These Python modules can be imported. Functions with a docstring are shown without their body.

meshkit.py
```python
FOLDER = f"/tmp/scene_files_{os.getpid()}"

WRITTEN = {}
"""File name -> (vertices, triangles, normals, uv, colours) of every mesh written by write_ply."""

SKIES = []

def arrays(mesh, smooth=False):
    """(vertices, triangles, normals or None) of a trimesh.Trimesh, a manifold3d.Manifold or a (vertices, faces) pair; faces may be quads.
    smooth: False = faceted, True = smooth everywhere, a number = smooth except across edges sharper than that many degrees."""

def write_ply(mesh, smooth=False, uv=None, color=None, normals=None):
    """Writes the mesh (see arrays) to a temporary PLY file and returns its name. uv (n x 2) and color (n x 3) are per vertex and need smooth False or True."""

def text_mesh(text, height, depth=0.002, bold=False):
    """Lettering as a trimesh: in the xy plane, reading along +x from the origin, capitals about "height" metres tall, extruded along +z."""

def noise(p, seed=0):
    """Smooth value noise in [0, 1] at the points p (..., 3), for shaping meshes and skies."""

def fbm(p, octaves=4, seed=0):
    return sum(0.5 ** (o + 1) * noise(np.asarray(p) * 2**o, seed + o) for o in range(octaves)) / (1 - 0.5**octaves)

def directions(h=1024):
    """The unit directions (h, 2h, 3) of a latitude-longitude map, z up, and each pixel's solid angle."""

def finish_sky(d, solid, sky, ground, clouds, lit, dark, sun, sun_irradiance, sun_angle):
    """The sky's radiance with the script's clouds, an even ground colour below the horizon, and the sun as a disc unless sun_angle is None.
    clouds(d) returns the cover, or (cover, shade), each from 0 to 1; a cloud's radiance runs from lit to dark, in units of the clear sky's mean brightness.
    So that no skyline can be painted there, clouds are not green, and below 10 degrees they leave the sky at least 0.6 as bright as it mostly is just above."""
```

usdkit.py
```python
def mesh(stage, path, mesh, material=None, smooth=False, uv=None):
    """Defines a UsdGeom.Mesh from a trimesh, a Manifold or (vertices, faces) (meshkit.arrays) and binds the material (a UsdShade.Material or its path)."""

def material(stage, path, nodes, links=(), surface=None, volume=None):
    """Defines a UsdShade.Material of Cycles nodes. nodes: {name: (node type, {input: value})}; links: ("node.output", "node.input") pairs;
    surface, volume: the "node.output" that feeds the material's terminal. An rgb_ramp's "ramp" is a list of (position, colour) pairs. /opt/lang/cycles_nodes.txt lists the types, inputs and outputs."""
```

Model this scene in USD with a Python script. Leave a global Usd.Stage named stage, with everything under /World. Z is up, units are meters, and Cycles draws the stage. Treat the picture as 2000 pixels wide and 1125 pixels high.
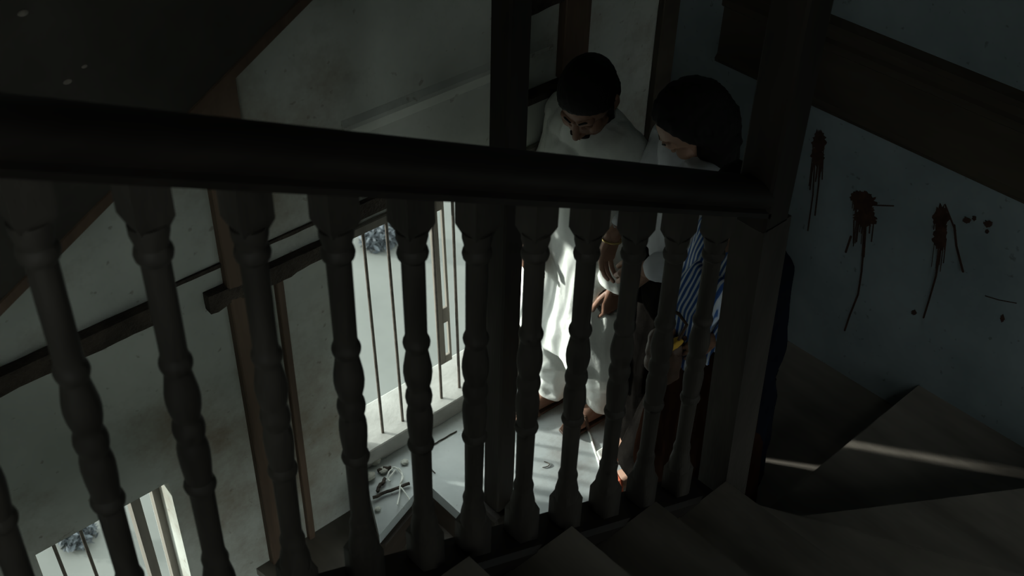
import math, random
import numpy as np, trimesh, manifold3d as m3, usdkit, meshkit
from manifold3d import Manifold, CrossSection
from shapely.geometry import Polygon, LineString, Point
from shapely.ops import unary_union
from pxr import Usd, UsdGeom, UsdLux, UsdShade, Gf, Sdf, Vt

random.seed(7); rng = np.random.default_rng(7)
stage = Usd.Stage.CreateInMemory()
UsdGeom.SetStageUpAxis(stage, 'Z'); UsdGeom.SetStageMetersPerUnit(stage, 1.0)
UsdGeom.Xform.Define(stage, '/World'); UsdGeom.Scope.Define(stage, '/World/Looks')

# ------------------------------------------------------------------ camera
CAM_Z = 3.13                                    # above the lower landing (z = 0)
FPX = 2223.0
def unit(v): v = np.asarray(v, float); return v / np.linalg.norm(v)
_D = unit([-90, 2808, FPX])                     # straight down, in the camera's frame (x right, y down, z forward)
_X = np.array([3050, -1662.5, FPX]); _X = unit(_X - _D * np.dot(_X, _D))
_Z = -_D; _Y = np.cross(_Z, _X)
W = np.stack([_X, _Y, _Z])                      # world = W @ camera
cam = UsdGeom.Camera.Define(stage, '/World/camera')
r, u, b = W @ [1, 0, 0], W @ [0, -1, 0], W @ [0, 0, -1]
cam.AddTransformOp().Set(Gf.Matrix4d(*r, 0, *u, 0, *b, 0, 0, 0, CAM_Z, 1))
cam.CreateHorizontalApertureAttr(36.0); cam.CreateVerticalApertureAttr(20.25)
cam.CreateFocalLengthAttr(36.0 * FPX / 2000); cam.CreateClippingRangeAttr(Gf.Vec2f(0.02, 500))
cam.CreateFStopAttr(5.6); cam.CreateFocusDistanceAttr(3.3)
cam.CreateExposureAttr(0.0)
def ray(px, py): return W @ np.array([px - 1000, py - 562.5, FPX])
def on_y(px, py, y): d = ray(px, py); p = d * (y / d[1]); return np.array([p[0], p[1], p[2] + CAM_Z])
def on_x(px, py, x): d = ray(px, py); p = d * (x / d[0]); return np.array([p[0], p[1], p[2] + CAM_Z])
def on_z(px, py, z): d = ray(px, py); p = d * ((z - CAM_Z) / d[2]); return np.array([p[0], p[1], p[2] + CAM_Z])

# ------------------------------------------------------------------ sky: an even bright overcast
dome = UsdLux.DomeLight.Define(stage, '/World/sky')
dome.CreateColorAttr(Gf.Vec3f(0.90, 1.0, 0.97)); dome.CreateIntensityAttr(1.2)

# low hazy sun shining in through the tall window
sun = UsdLux.DistantLight.Define(stage, '/World/sun')
SUN_TO = unit([0.563, -0.786, -0.25])
z_ = -SUN_TO; x_ = unit(np.cross([0, 0, 1], z_)); y_ = np.cross(z_, x_)
sun.AddTransformOp().Set(Gf.Matrix4d(*x_, 0, *y_, 0, *z_, 0, 0, 0, 0, 1))
sun.CreateAngleAttr(2.5); sun.CreateIntensityAttr(1.9); sun.CreateNormalizeAttr(True); sun.CreateColorAttr(Gf.Vec3f(0.96, 1.0, 0.93))

# ------------------------------------------------------------------ materials
def mat(name, nodes, links, surface='p.BSDF'):
    return usdkit.material(stage, '/World/Looks/' + name, nodes, links, surface=surface)

def mottled(name, dark, light, scale=4.0, rough=0.8, bump=0.3, stretch=(1, 1, 1), spec=0.3, dist=0.01, stain=None, stain_at=(0.56, 0.72)):
    n = {'g': ('geometry', {}), 'm': ('mapping', {'scale': stretch}), 'n': ('noise_texture', {'scale': scale, 'detail': 6.0, 'roughness': 0.6}),
         'r': ('rgb_ramp', {'ramp': [(0.3, dark), (0.7, light)]}), 'f': ('noise_texture', {'scale': scale * 9, 'detail': 4.0}),
         'b': ('bump', {'strength': bump, 'distance': dist}), 'p': ('principled_bsdf', {'roughness': rough, 'specular_ior_level': spec})}
    l = [('g.position', 'm.vector'), ('m.vector', 'n.vector'), ('n.fac', 'r.fac'), ('m.vector', 'f.vector'), ('f.fac', 'b.height'), ('b.normal', 'p.normal')]
    if stain is None:
        l.append(('r.color', 'p.base_color'))
    else:
        n['s'] = ('noise_texture', {'scale': scale * 0.55, 'detail': 7.0, 'roughness': 0.7})
        n['sr'] = ('rgb_ramp', {'ramp': [(stain_at[0], (0, 0, 0)), (stain_at[1], (1, 1, 1))]})
        n['x'] = ('mix', {'color2': stain})
        n['v'] = ('noise_texture', {'scale': scale * 14, 'detail': 2.0})
        n['vr'] = ('rgb_ramp', {'ramp': [(0.68, (1, 1, 1)), (0.76, (0.35, 0.27, 0.2))]})
        n['y'] = ('mix', {'mix_type': 'multiply', 'fac': 0.5})
        l += [('m.vector', 's.vector'), ('s.fac', 'sr.fac'), ('sr.color', 'x.fac'), ('r.color', 'x.color1'), ('x.color', 'y.color1'),
              ('m.vector', 'v.vector'), ('v.fac', 'vr.fac'), ('vr.color', 'y.color2'), ('y.color', 'p.base_color')]
    return mat(name, n, l)

M = {}
M['plaster'] = mottled('plaster', (0.36, 0.38, 0.34), (0.50, 0.52, 0.47), 2.2, 0.9, 0.35, stain=(0.22, 0.18, 0.135), dist=0.006, stain_at=(0.50, 0.70))
M['blue_plaster'] = mottled('blue_plaster', (0.19, 0.235, 0.255), (0.29, 0.345, 0.36), 2.6, 0.85, 0.35, stain=(0.15, 0.13, 0.11), dist=0.006, stain_at=(0.6, 0.8))
M['cement'] = mottled('cement', (0.36, 0.40, 0.40), (0.50, 0.53, 0.52), 3.0, 0.7, 0.2, stain=(0.28, 0.27, 0.25), dist=0.004)
M['dark_wood'] = mottled('dark_wood', (0.009, 0.007, 0.005), (0.028, 0.022, 0.016), 9.0, 0.62, 0.3, stretch=(1, 1, 0.12), dist=0.003)
M['rail_wood'] = mottled('rail_wood', (0.008, 0.006, 0.005), (0.024, 0.019, 0.015), 9.0, 0.55, 0.3, stretch=(0.12, 1, 1), dist=0.003)
M['turned_wood'] = mottled('turned_wood', (0.023, 0.020, 0.0165), (0.055, 0.048, 0.040), 12.0, 0.65, 0.4, stretch=(1, 1, 0.25), dist=0.003)
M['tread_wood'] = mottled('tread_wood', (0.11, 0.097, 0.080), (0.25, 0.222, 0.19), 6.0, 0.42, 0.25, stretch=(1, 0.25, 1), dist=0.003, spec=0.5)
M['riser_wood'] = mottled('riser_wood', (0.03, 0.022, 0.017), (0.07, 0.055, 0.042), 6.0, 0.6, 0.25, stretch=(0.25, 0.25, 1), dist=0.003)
M['red_wood'] = mottled('red_wood', (0.055, 0.035, 0.023), (0.15, 0.10, 0.068), 8.0, 0.7, 0.4, stretch=(1, 1, 0.12), dist=0.004)
M['rot_wood_and_shade'] = mottled('rot_wood_and_shade', (0.018, 0.014, 0.011), (0.07, 0.055, 0.042), 12.0, 0.9, 0.8, dist=0.01)  # rotten wood, used also for the painted ledge shade
M['dado_wood'] = mottled('dado_wood', (0.035, 0.028, 0.020), (0.085, 0.07, 0.05), 5.0, 0.7, 0.3, stretch=(1, 0.2, 1), dist=0.004)
M['frame_wood'] = mottled('frame_wood', (0.13, 0.12, 0.10), (0.24, 0.22, 0.185), 8.0, 0.7, 0.3, stretch=(1, 1, 0.15), dist=0.003)
M['sill'] = mottled('sill', (0.22, 0.22, 0.20), (0.32, 0.32, 0.295), 8.0, 0.8, 0.3, dist=0.003)
M['iron'] = mottled('iron', (0.06, 0.05, 0.04), (0.14, 0.12, 0.1), 30.0, 0.6, 0.3, dist=0.002)
M['panel_wood'] = mottled('panel_wood', (0.035, 0.032, 0.026), (0.075, 0.07, 0.058), 3.0, 0.7, 0.2, dist=0.003)
M['paving'] = mottled('paving', (0.078, 0.084, 0.077), (0.108, 0.114, 0.105), 0.8, 0.9, 0.1, dist=0.01)
M['outer_wall'] = mottled('outer_wall', (0.4, 0.4, 0.36), (0.5, 0.5, 0.45), 1.0, 0.9, 0.1)
M['leaf'] = mottled('leaf', (0.04, 0.05, 0.055), (0.07, 0.08, 0.09), 20.0, 0.8, 0.0)
M['skin'] = mottled('skin', (0.19, 0.10, 0.065), (0.25, 0.135, 0.09), 14.0, 0.5, 0.1, dist=0.001, spec=0.4)
M['skin_light'] = mottled('skin_light', (0.29, 0.17, 0.115), (0.36, 0.21, 0.145), 14.0, 0.5, 0.1, dist=0.001, spec=0.4)
M['hair'] = mottled('hair', (0.006, 0.006, 0.006), (0.012, 0.011, 0.010), 60.0, 0.55, 0.6, dist=0.004, spec=0.2)
M['white_cloth'] = mottled('white_cloth', (0.60, 0.62, 0.58), (0.70, 0.72, 0.68), 8.0, 0.9, 0.3, dist=0.004)
M['shirt_cloth'] = mottled('shirt_cloth', (0.5, 0.52, 0.55), (0.6, 0.62, 0.65), 8.0, 0.9, 0.3, dist=0.004)
M['dark_cloth'] = mottled('dark_cloth', (0.004, 0.0036, 0.0033), (0.009, 0.008, 0.007), 12.0, 0.9, 0.3, spec=0.0, dist=0.003)
M['navy_cloth'] = mottled('navy_cloth', (0.005, 0.006, 0.010), (0.010, 0.012, 0.018), 12.0, 0.9, 0.3, spec=0.0, dist=0.003)
M['brown_cloth'] = mottled('brown_cloth', (0.014, 0.007, 0.005), (0.028, 0.013, 0.008), 12.0, 0.9, 0.3, spec=0.0, dist=0.003)
M['yellow_cloth'] = mottled('yellow_cloth', (0.5, 0.3, 0.03), (0.62, 0.38, 0.06), 12.0, 0.9, 0.2, dist=0.002)
M['leather'] = mottled('leather', (0.05, 0.03, 0.02), (0.1, 0.06, 0.04), 18.0, 0.55, 0.3, dist=0.002)
M['red_cloth'] = mottled('red_cloth', (0.55, 0.10, 0.05), (0.68, 0.2, 0.1), 18.0, 0.7, 0.2, dist=0.002)
M['gold'] = mat('gold', {'p': ('principled_bsdf', {'base_color': (0.8, 0.6, 0.25), 'metallic': 1.0, 'roughness': 0.25}), 'n': ('noise_texture', {'scale': 40.0})}, [])
M['eye'] = mat('eye', {'p': ('principled_bsdf', {'base_color': (0.5, 0.48, 0.45), 'roughness': 0.2})}, [])
M['lip'] = mottled('lip', (0.17, 0.07, 0.055), (0.22, 0.09, 0.07), 20.0, 0.45, 0.1)
M['twine'] = mottled('twine', (0.6, 0.62, 0.58), (0.75, 0.77, 0.72), 40.0, 0.8, 0.3, dist=0.001)
M['stain'] = mottled('stain', (0.035, 0.016, 0.010), (0.075, 0.038, 0.024), 40.0, 0.6, 0.2, dist=0.001)
M['chip'] = mottled('chip', (0.22, 0.2, 0.17), (0.3, 0.27, 0.23), 40.0, 0.8, 0.2)
# blue and white striped cloth: vertical stripes round the object
M['striped_cloth'] = mat('striped_cloth', {'t': ('texture_coordinate', {}), 'w': ('wave_texture', {'wave_type': 'bands', 'bands_direction': 'y', 'scale': 16.0, 'distortion': 1.2, 'detail': 2.0, 'detail_scale': 0.6}),
    'r': ('rgb_ramp', {'ramp': [(0.0, (0.02, 0.09, 0.34)), (0.5, (0.03, 0.13, 0.42)), (0.62, (0.55, 0.66, 0.8)), (1.0, (0.7, 0.78, 0.85))]}), 'p': ('principled_bsdf', {'roughness': 0.7})},
    [('t.object', 'w.vector'), ('w.fac', 'r.fac'), ('r.color', 'p.base_color')])

# ------------------------------------------------------------------ scene helpers
used = {}
def numbered(parent, name):
    k = (parent, name); i = used.get(k, 0); used[k] = i + 1
    return parent + '/' + (name if i == 0 else '%s_%03d' % (name, i))
def keys(prim, label=None, cat=None, group=None, kind=None):
    for k, v in (('label', label), ('category', cat), ('group', group), ('kind', kind)):
        if v: prim.SetCustomDataByKey(k, v)
def thing(name, label=None, cat=None, loc=(0, 0, 0), rz=0.0, group=None, kind=None):
    x = UsdGeom.Xform.Define(stage, numbered('/World', name))
    x.AddTranslateOp().Set(Gf.Vec3d(*map(float, loc)))
    if rz: x.AddRotateZOp().Set(float(rz))
    keys(x.GetPrim(), label, cat, group, kind); return x.GetPrim()
def obj(name, mesh, material, parent=None, smooth=35, label=None, cat=None, group=None, kind=None):
    """One mesh. Under a parent the mesh is given in the parent's own frame (or in world coordinates when the parent sits at the origin)."""
    base = '/World' if parent is None else str(parent.GetPath())
    p = usdkit.mesh(stage, numbered(base, name), mesh, M[material], smooth=smooth).GetPrim()
    keys(p, label, cat, group, kind); return p

def T(m, t): m = m.copy(); m.apply_translation(t); return m
def tm(man):
    g = man.to_mesh(); return trimesh.Trimesh(np.array(g.vert_properties[:, :3], float), np.array(g.tri_verts), process=False)
def man(t):
    return Manifold(m3.Mesh(np.asarray(t.vertices, np.float32), np.asarray(t.faces, np.uint32)))
def box(x0, x1, y0, y1, z0, z1):
    return Manifold.cube([x1 - x0, y1 - y0, z1 - z0]).translate([x0, y0, z0])
def rbox(x0, x1, y0, y1, z0, z1, c=0.004):
    """A box with chamfered edges."""
    s = [box(x0, x1, y0 + c, y1 - c, z0 + c, z1 - c), box(x0 + c, x1 - c, y0, y1, z0 + c, z1 - c), box(x0 + c, x1 - c, y0 + c, y1 - c, z0, z1)]
    return Manifold.batch_hull(s)
def prism(pts, z0, z1):
    """Vertical prism on a plan polygon."""
    p = np.array(pts, float)
    if Polygon(p).exterior.is_ccw is False: p = p[::-1]
    return CrossSection([p.tolist()]).extrude(z1 - z0).translate([0, 0, z0])
def profile_x(pts, x0, x1):
    """A (y, z) profile extruded along x."""
    p = np.array(pts, float)
    if Polygon(p).exterior.is_ccw is False: p = p[::-1]
    e = CrossSection([p.tolist()]).extrude(x1 - x0)            # (y, z, x) -> (x, y, z)
    return e.transform([[0, 0, 1, x0], [1, 0, 0, 0], [0, 1, 0, 0]])
def profile_y(pts, y0, y1):
    """An (x, z) profile extruded along y."""
    p = np.array(pts, float)
    if Polygon(p).exterior.is_ccw is False: p = p[::-1]
    e = CrossSection([p.tolist()]).extrude(y1 - y0)            # (x, z, d) -> (x, y1 - d, z)
    return e.transform([[1, 0, 0, 0], [0, 0, -1, y1], [0, 1, 0, 0]])
def ball(c, r_, n=20): return Manifold.sphere(float(r_), n).translate([float(v) for v in c])
def hull(*s): return Manifold.batch_hull([ball(c, r_) for c, r_ in s])
def union(parts): return Manifold.batch_boolean(list(parts), m3.OpType.Add)
def tube(pts, r_, n=8, closed=False):
    pts = np.asarray(pts, float); rad = np.broadcast_to(np.asarray(r_, float), len(pts))
    tang = np.gradient(pts, axis=0); tang /= np.maximum(np.linalg.norm(tang, axis=1, keepdims=True), 1e-9)
    a = np.array([0, 0, 1.0]) if abs(tang[0, 2]) < 0.9 else np.array([1.0, 0, 0])
    v, f = [], []
    for p, t, q in zip(pts, tang, rad):
        e1 = unit(a - t * np.dot(a, t)); e2 = np.cross(t, e1); a = e1
        for k in range(n): v.append(p + q * (e1 * math.cos(2 * math.pi * k / n) + e2 * math.sin(2 * math.pi * k / n)))
    for i in range(len(pts) - 1):
        for k in range(n):
            a0, a1, b0, b1 = i * n + k, i * n + (k + 1) % n, (i + 1) * n + k, (i + 1) * n + (k + 1) % n
            f += [[a0, a1, b1], [a0, b1, b0]]
    for e, o in ((0, 1), (len(pts) - 1, -1)):
        v.append(pts[e]); c = len(v) - 1
        for k in range(n):
            tri = [c, e * n + (k + 1) % n, e * n + k]
            f.append(tri if o == 1 else tri[::-1])
    return trimesh.Trimesh(np.array(v), np.array(f), process=False)
def smooth_mesh(mn, edge, it=8, disp=None):
    t = tm(mn.refine_to_length(edge)); t.merge_vertices()
    trimesh.smoothing.filter_taubin(t, lamb=0.5, nu=0.53, iterations=it)
    if disp is not None:
        t.vertices = t.vertices + t.vertex_normals * disp(t.vertices)[:, None]
    return t

# ------------------------------------------------------------------ the setting
RISE, NX, NY = 0.145, 1.844, 1.15                # step height, newel axis
YW, XE, TH = 2.43, 3.06, 0.2                     # window wall, end wall, wall thickness
YN, XL, ZLO, ZHI = -0.9, -2.6, -3.2, 4.7
w1 = (1.60, 2.38, 0.08, 1.045); w2 = (0.441, 0.868, -0.75, 0.455)
# unseen openings added in the near wall to light the walls and treads
w4, w5, w6 = (-2.5, -0.8, 2.4, 3.9), (-1.2, 1.6, -1.6, 0.52), (2.25, 2.95, 0.6, 1.7)
wall = box(XL - TH, XE + TH, YW, YW + TH, ZLO, ZHI)
for x0, x1, z0, z1 in (w1, w2): wall -= box(x0, x1, YW - 0.1, YW + TH + 0.1, z0, z1)
wall -= prism([(2.36, YW + TH + 0.01), (2.36, YW - 0.01), (2.56, YW - 0.01), (2.38, YW + TH + 0.01)], w1[2], w1[3])   # splayed right reveal
wall -= prism([(1.60, YW - .01), (1.61, YW - .01), (1.61, YW + TH + .01), (1.44, YW + TH + .01)], w1[2], w1[3])   # unseen left splay, added to let the sun reach the treads
obj('wall_back', tm(wall), 'plaster', smooth=False, kind='structure', label='pale stained plaster wall with the barred windows')
wr = obj('wall_right', tm(box(XE, XE + TH, YN - TH, YW, ZLO, ZHI)), 'blue_plaster', smooth=False, kind='structure', label='bluish plaster end wall with dark brown stains')
obj('wall_front', tm(box(XL - TH, XE, YN - TH, YN, ZLO, ZHI) - union([box(q[0], q[1], YN - TH - .1, YN + .1, q[2], q[3]) for q in (w4, w5, w6)])), 'plaster', smooth=False, kind='structure', label='plaster wall on the near side of the stairwell')
obj('wall_left', tm(box(XL - TH, XL, YN, YW, ZLO, ZHI)), 'plaster', smooth=False, kind='structure', label='plaster wall at the top of the flight')
obj('ceiling', tm(box(XL - TH, XE + TH, YN - TH, YW + TH, ZHI, ZHI + 0.15)), 'plaster', smooth=False, kind='structure', label='ceiling of the stairwell')
gnd = tm(box(-60, 60, -60, 90, -3.6, -3.4)); obj('ground', gnd, 'paving', smooth=False, kind='structure', label='pale paved ground outside the windows')
low = prism([(XL, YN), (XE, YN), (XE, YW), (XL, YW)], ZLO - 0.1, ZLO)
obj('floor', tm(low), 'cement', smooth=False, kind='structure', label='floor at the bottom of the stairwell')
# the landing where the people stand
land = prism([(1.715, 1.40), (NX + .05, 1.40), (XE, 2.0), (XE, YW), (1.58, YW), (1.44, 2.15), (1.715, 2.24)], -0.05, 0.0)
obj('floor', tm(land), 'cement', smooth=False, kind='structure', label='grey cement landing floor below the tall window')
# plaster ridge along the window wall
ridge = profile_x([(YW + 0.002, 1.46), (YW - 0.012, 1.438), (YW - 0.014, 1.425), (YW + 0.002, 1.38)], 1.60, 2.44)
obj('trim', tm(ridge), 'plaster', kind='structure', label='slanting plaster ridge above the tall window', smooth=False)
def rough_strip(x0, x1, y0, z0, z1, seed, amp=0.010):
    t = tm(box(x0, x1, y0, YW + 0.003, z0, z1).refine_to_length(0.025)); t.merge_vertices()
    n = meshkit.fbm(t.vertices * [9, 9, 16], 4, seed)[:, None] - 0.5
    d = t.vertices - [0.5 * (x0 + x1), YW, 0.5 * (z0 + z1)]; s = np.where(np.abs(t.vertices[:, 1:2] - YW) < 0.004, 0.3, 1.0)
    t.vertices = t.vertices + np.sign(d) * n * amp * 2.4 * s * [0.5, 0.6, 1]
    return t
obj('trim', rough_strip(-1.2, 0.935, YW - 0.035, 1.082, 1.142, 1), 'rot_wood_and_shade', kind='structure', label='ledge on the window wall, coloured dark for the shade beneath it')  # dark strip paints the shade under the ledge
obj('trim', rough_strip(0.935, 1.53, YW - 0.008, 1.152, 1.164, 2, 0.003), 'rot_wood_and_shade', kind='structure', label='thin dark crack line running on from the dark ledge')
obj('trim', rough_strip(1.09, 1.53, YW - 0.03, 1.030, 1.088, 3, 0.013), 'rot_wood_and_shade', kind='structure', label='ragged dark timber beside the tall window')
obj('trim', rough_strip(1.55, 2.0, YW - 0.02, 1.105, 1.16, 4, 0.006), 'rot_wood_and_shade', kind='structure', label='dark strip for the ledge shadow above the lintel of the tall window')  # ledge shadow built as a dark strip
obj('trim', tm(rbox(1.56, 2.42, YW - 0.015, YW + 0.03, 1.043, 1.078, 0.004)), 'frame_wood', kind='structure', label='weathered lintel of the tall window')
obj('trim', tm(rbox(1.155, 1.272, YW - 0.03, YW + 0.003, -0.32, 2.7, 0.004)), 'red_wood', kind='structure', label='reddish worn timber post on the window wall')
obj('trim', tm(rbox(1.315, 1.34, YW - 0.02, YW + 0.003, -0.3, 1.03, 0.003)), 'red_wood', kind='structure', label='thin reddish batten on the window wall')
obj('trim', tm(rbox(2.47, 2.59, YW - 0.035, YW + 0.003, 1.305, 2.8, 0.004)), 'red_wood', kind='structure', label='dark reddish timber behind the bearded person')
obj('trim', rough_strip(2.20, 2.47, YW - 0.025, 1.585, 1.95, 6, 0.012), 'rot_wood_and_shade', kind='structure', label='dark ragged board high on the window wall')
obj('trim', tm(rbox(2.30, 2.62, YW - 0.05, YW + 0.003, 1.272, 1.30, 0.003)), 'rot_wood_and_shade', kind='structure', label='narrow dark ledge behind the bearded person')
obj('trim', tm(rbox(XE - 0.09, XE, YW - 0.03, YW, 0.0, 2.9, 0.004)), 'dado_wood', kind='structure', label='dark timber in the corner of the two walls')
# the end wall's dark dado band with its mouldings
bd = profile_y([(XE + 0.002, 1.272), (XE - 0.022, 1.272), (XE - 0.026, 1.285), (XE - 0.014, 1.30), (XE - 0.014, 1.475), (XE - 0.03, 1.485), (XE - 0.03, 1.51), (XE - 0.018, 1.52), (XE - 0.018, 1.545), (XE - 0.035, 1.555), (XE - 0.035, 1.575), (XE + 0.002, 1.59)], YN, 2.2)
obj('trim', tm(bd), 'dado_wood', kind='structure', label='dark moulded timber band along the end wall', smooth=False)
# reddish splashes that have run down the end wall
def stain(blobs, runs, label):
    g = []
    for px, py, rx, ry in blobs:
        a = np.linspace(0, 2 * np.pi, 40, endpoint=False)
        q = [px + rx * np.cos(t) * (0.75 + 0.5 * rng.random()) for t in a]; s = [py + ry * np.sin(t) * (0.75 + 0.5 * rng.random()) for t in a]
        g.append(Polygon([tuple(on_x(x, y, XE)[1:]) for x, y in zip(q, s)]).buffer(0))
    for px, py, rx, ry in blobs:
        if rx > 10:
            for k in range(9):
                x = px + rx * rng.uniform(-.9, .9); y = py + ry * rng.uniform(.1, .6); l_ = rng.uniform(12, 55)
                g.append(LineString([tuple(on_x(x - .12 * t * l_, y + t * l_, XE)[1:]) for t in (0, .5, 1)]).buffer(rng.uniform(.0008, .0026)))
    for pts, wd in runs:
        g.append(LineString([tuple(on_x(x, y, XE)[1:]) for x, y in pts]).buffer(wd))
    g = unary_union(g)
    e = trimesh.util.concatenate([trimesh.creation.extrude_polygon(k, 0.0012, engine='earcut') for k in getattr(g, 'geoms', [g])])
    v = e.vertices; e.vertices = np.stack([XE - v[:, 2], v[:, 0], v[:, 1]], 1); e.invert() if e.volume < 0 else None
    obj('stain', e, 'stain', wr, smooth=False, label=label)
stain([(1600, 275, 13, 20), (1597, 305, 12, 20)], [([(1592, 300), (1588, 380), (1578, 450)], .0028), ([(1602, 300), (1599, 360), (1592, 420)], .003), ([(1588, 320), (1582, 370)], .0025), ([(1608, 300), (1606, 350)], .002)], 'brown splash running down close to the newel post')
stain([(1688, 395, 22, 20), (1690, 425, 22, 18), (1676, 385, 14, 12)], [([(1692, 430), (1688, 470), (1683, 530), (1676, 575), (1660, 615), (1650, 645)], .0035), ([(1690, 440), (1686, 500)], .006), ([(1668, 430), (1667, 475)], .0025), ([(1662, 462), (1652, 492)], .004), ([(1700, 430), (1698, 455)], .0025), ([(1690, 400), (1745, 402)], .0025)], 'large brown splash with one long trickle')
stain([(1838, 425, 15, 24), (1836, 462, 14, 24)], [([(1838, 480), (1828, 540), (1815, 585), (1804, 620)], .0032), ([(1864, 440), (1868, 480), (1881, 530)], .004), ([(1846, 400), (1866, 450)], .003)], 'brown splash with a forked trickle')
stain([(1888, 430, 8, 6), (1903, 426, 4, 5), (1930, 437, 8, 7), (1928, 452, 4, 4), (1958, 622, 4, 7), (1785, 610, 5, 5)], [([(1925, 578), (1952, 586), (1985, 592)], .0015)], 'row of small brown spots')

# ------------------------------------------------------------------ windows
def window(name, x0, x1, z0, z1, bars, label, wide=0.003):
    t = thing(name, kind='structure', label=label)
    obj('sill', tm(rbox(x0 - 0.02, x1 + 0.02, YW - 0.006, YW + TH, z0 - 0.078, z0 + 0.002, 0.004)), 'sill', t)
    y0, y1 = YW + 0.10, YW + 0.135
    for nm, a in (('frame', (x0 - wide * .6, x0 + 0.022 - wide * .5, y0, y1, z0, z1)), ('frame', (x1 - 0.022, x1 + wide, y0, y1, z0, z1)), ('frame', (x0 + .022, x1 - .022, y0, y1, z1 - 0.022, z1 + 0.003))):
        obj(nm, tm(rbox(*a, 0.003)), 'frame_wood', t)
    for bx in bars:
        obj('bar', tube([(bx - 0.03, YW + 0.041, z1 + 0.01), (bx, YW + 0.041, z0 - 0.01)], 0.0055, 10), 'iron', t)
    return t
wa = window('window_1', *w1, (1.622, 1.704, 1.797, 1.887, 1.985, 2.075, 2.165, 2.255, 2.345), 'tall bright window with thin iron bars behind the balusters', 0.11)  # right frame widened to block stray sun
def stile(xt, wd, z0=0.21, z1=1.05, y0=YW + 0.075, y1=YW + 0.085):
    q = profile_y([(xt, z1), (xt + wd, z1), (xt + wd + 0.036, z0), (xt + 0.036, z0)], y0, y1); return tm(q)
obj('stile', stile(1.972, 0.030), 'frame_wood', wa, smooth=False)
obj('stile', stile(2.022, 0.010), 'frame_wood', wa, smooth=False)
for zc, h in ((0.955, .07), (0.445, .07), (0.228, .035)):
    sx = 1.972 + 0.036 * (1.05 - zc) / 0.84
    obj('lock_rail', tm(rbox(sx + 0.026, sx + 0.054, YW + 0.073, YW + 0.087, zc - h / 2, zc + h / 2, .002)), 'frame_wood', wa)
obj('sun_blocker', tm(rbox(2.21, 2.42, YW + 0.062, YW + 0.09, 0.085, 1.04, .003)), 'frame_wood', wa)  # hidden leaf added to keep sun off the end wall
wb = window('window_2', *w2, (0.534, 0.618), 'lower barred window cut off at the bottom of the picture')
obj('stile', tm(profile_y([(0.755, 0.45), (0.786, 0.45), (0.80, -0.7), (0.769, -0.7)], YW + .05, YW + .09)), 'frame_wood', wb, smooth=False)

for i, q in enumerate((w4, w5, w6)):  # frames of the unseen windows added for fill light
    wd = thing('window_%d' % (3 + i), kind='structure', label=('added unseen window lighting the far wall from the near side', 'added low window under the flight, lighting the lower walls', 'added small window brightening the winding steps and end wall')[i])
    for a in ((q[0], q[0] + .05, q[2], q[3]), (q[1] - .05, q[1], q[2], q[3]), (q[0] + .05, q[1] - .05, q[2], q[2] + .05), (q[0] + .05, q[1] - .05, q[3] - .05, q[3])):
        obj('frame', tm(rbox(a[0], a[1], YN - .12, YN - .07, a[2], a[3], .004)), 'frame_wood', wd)

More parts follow.
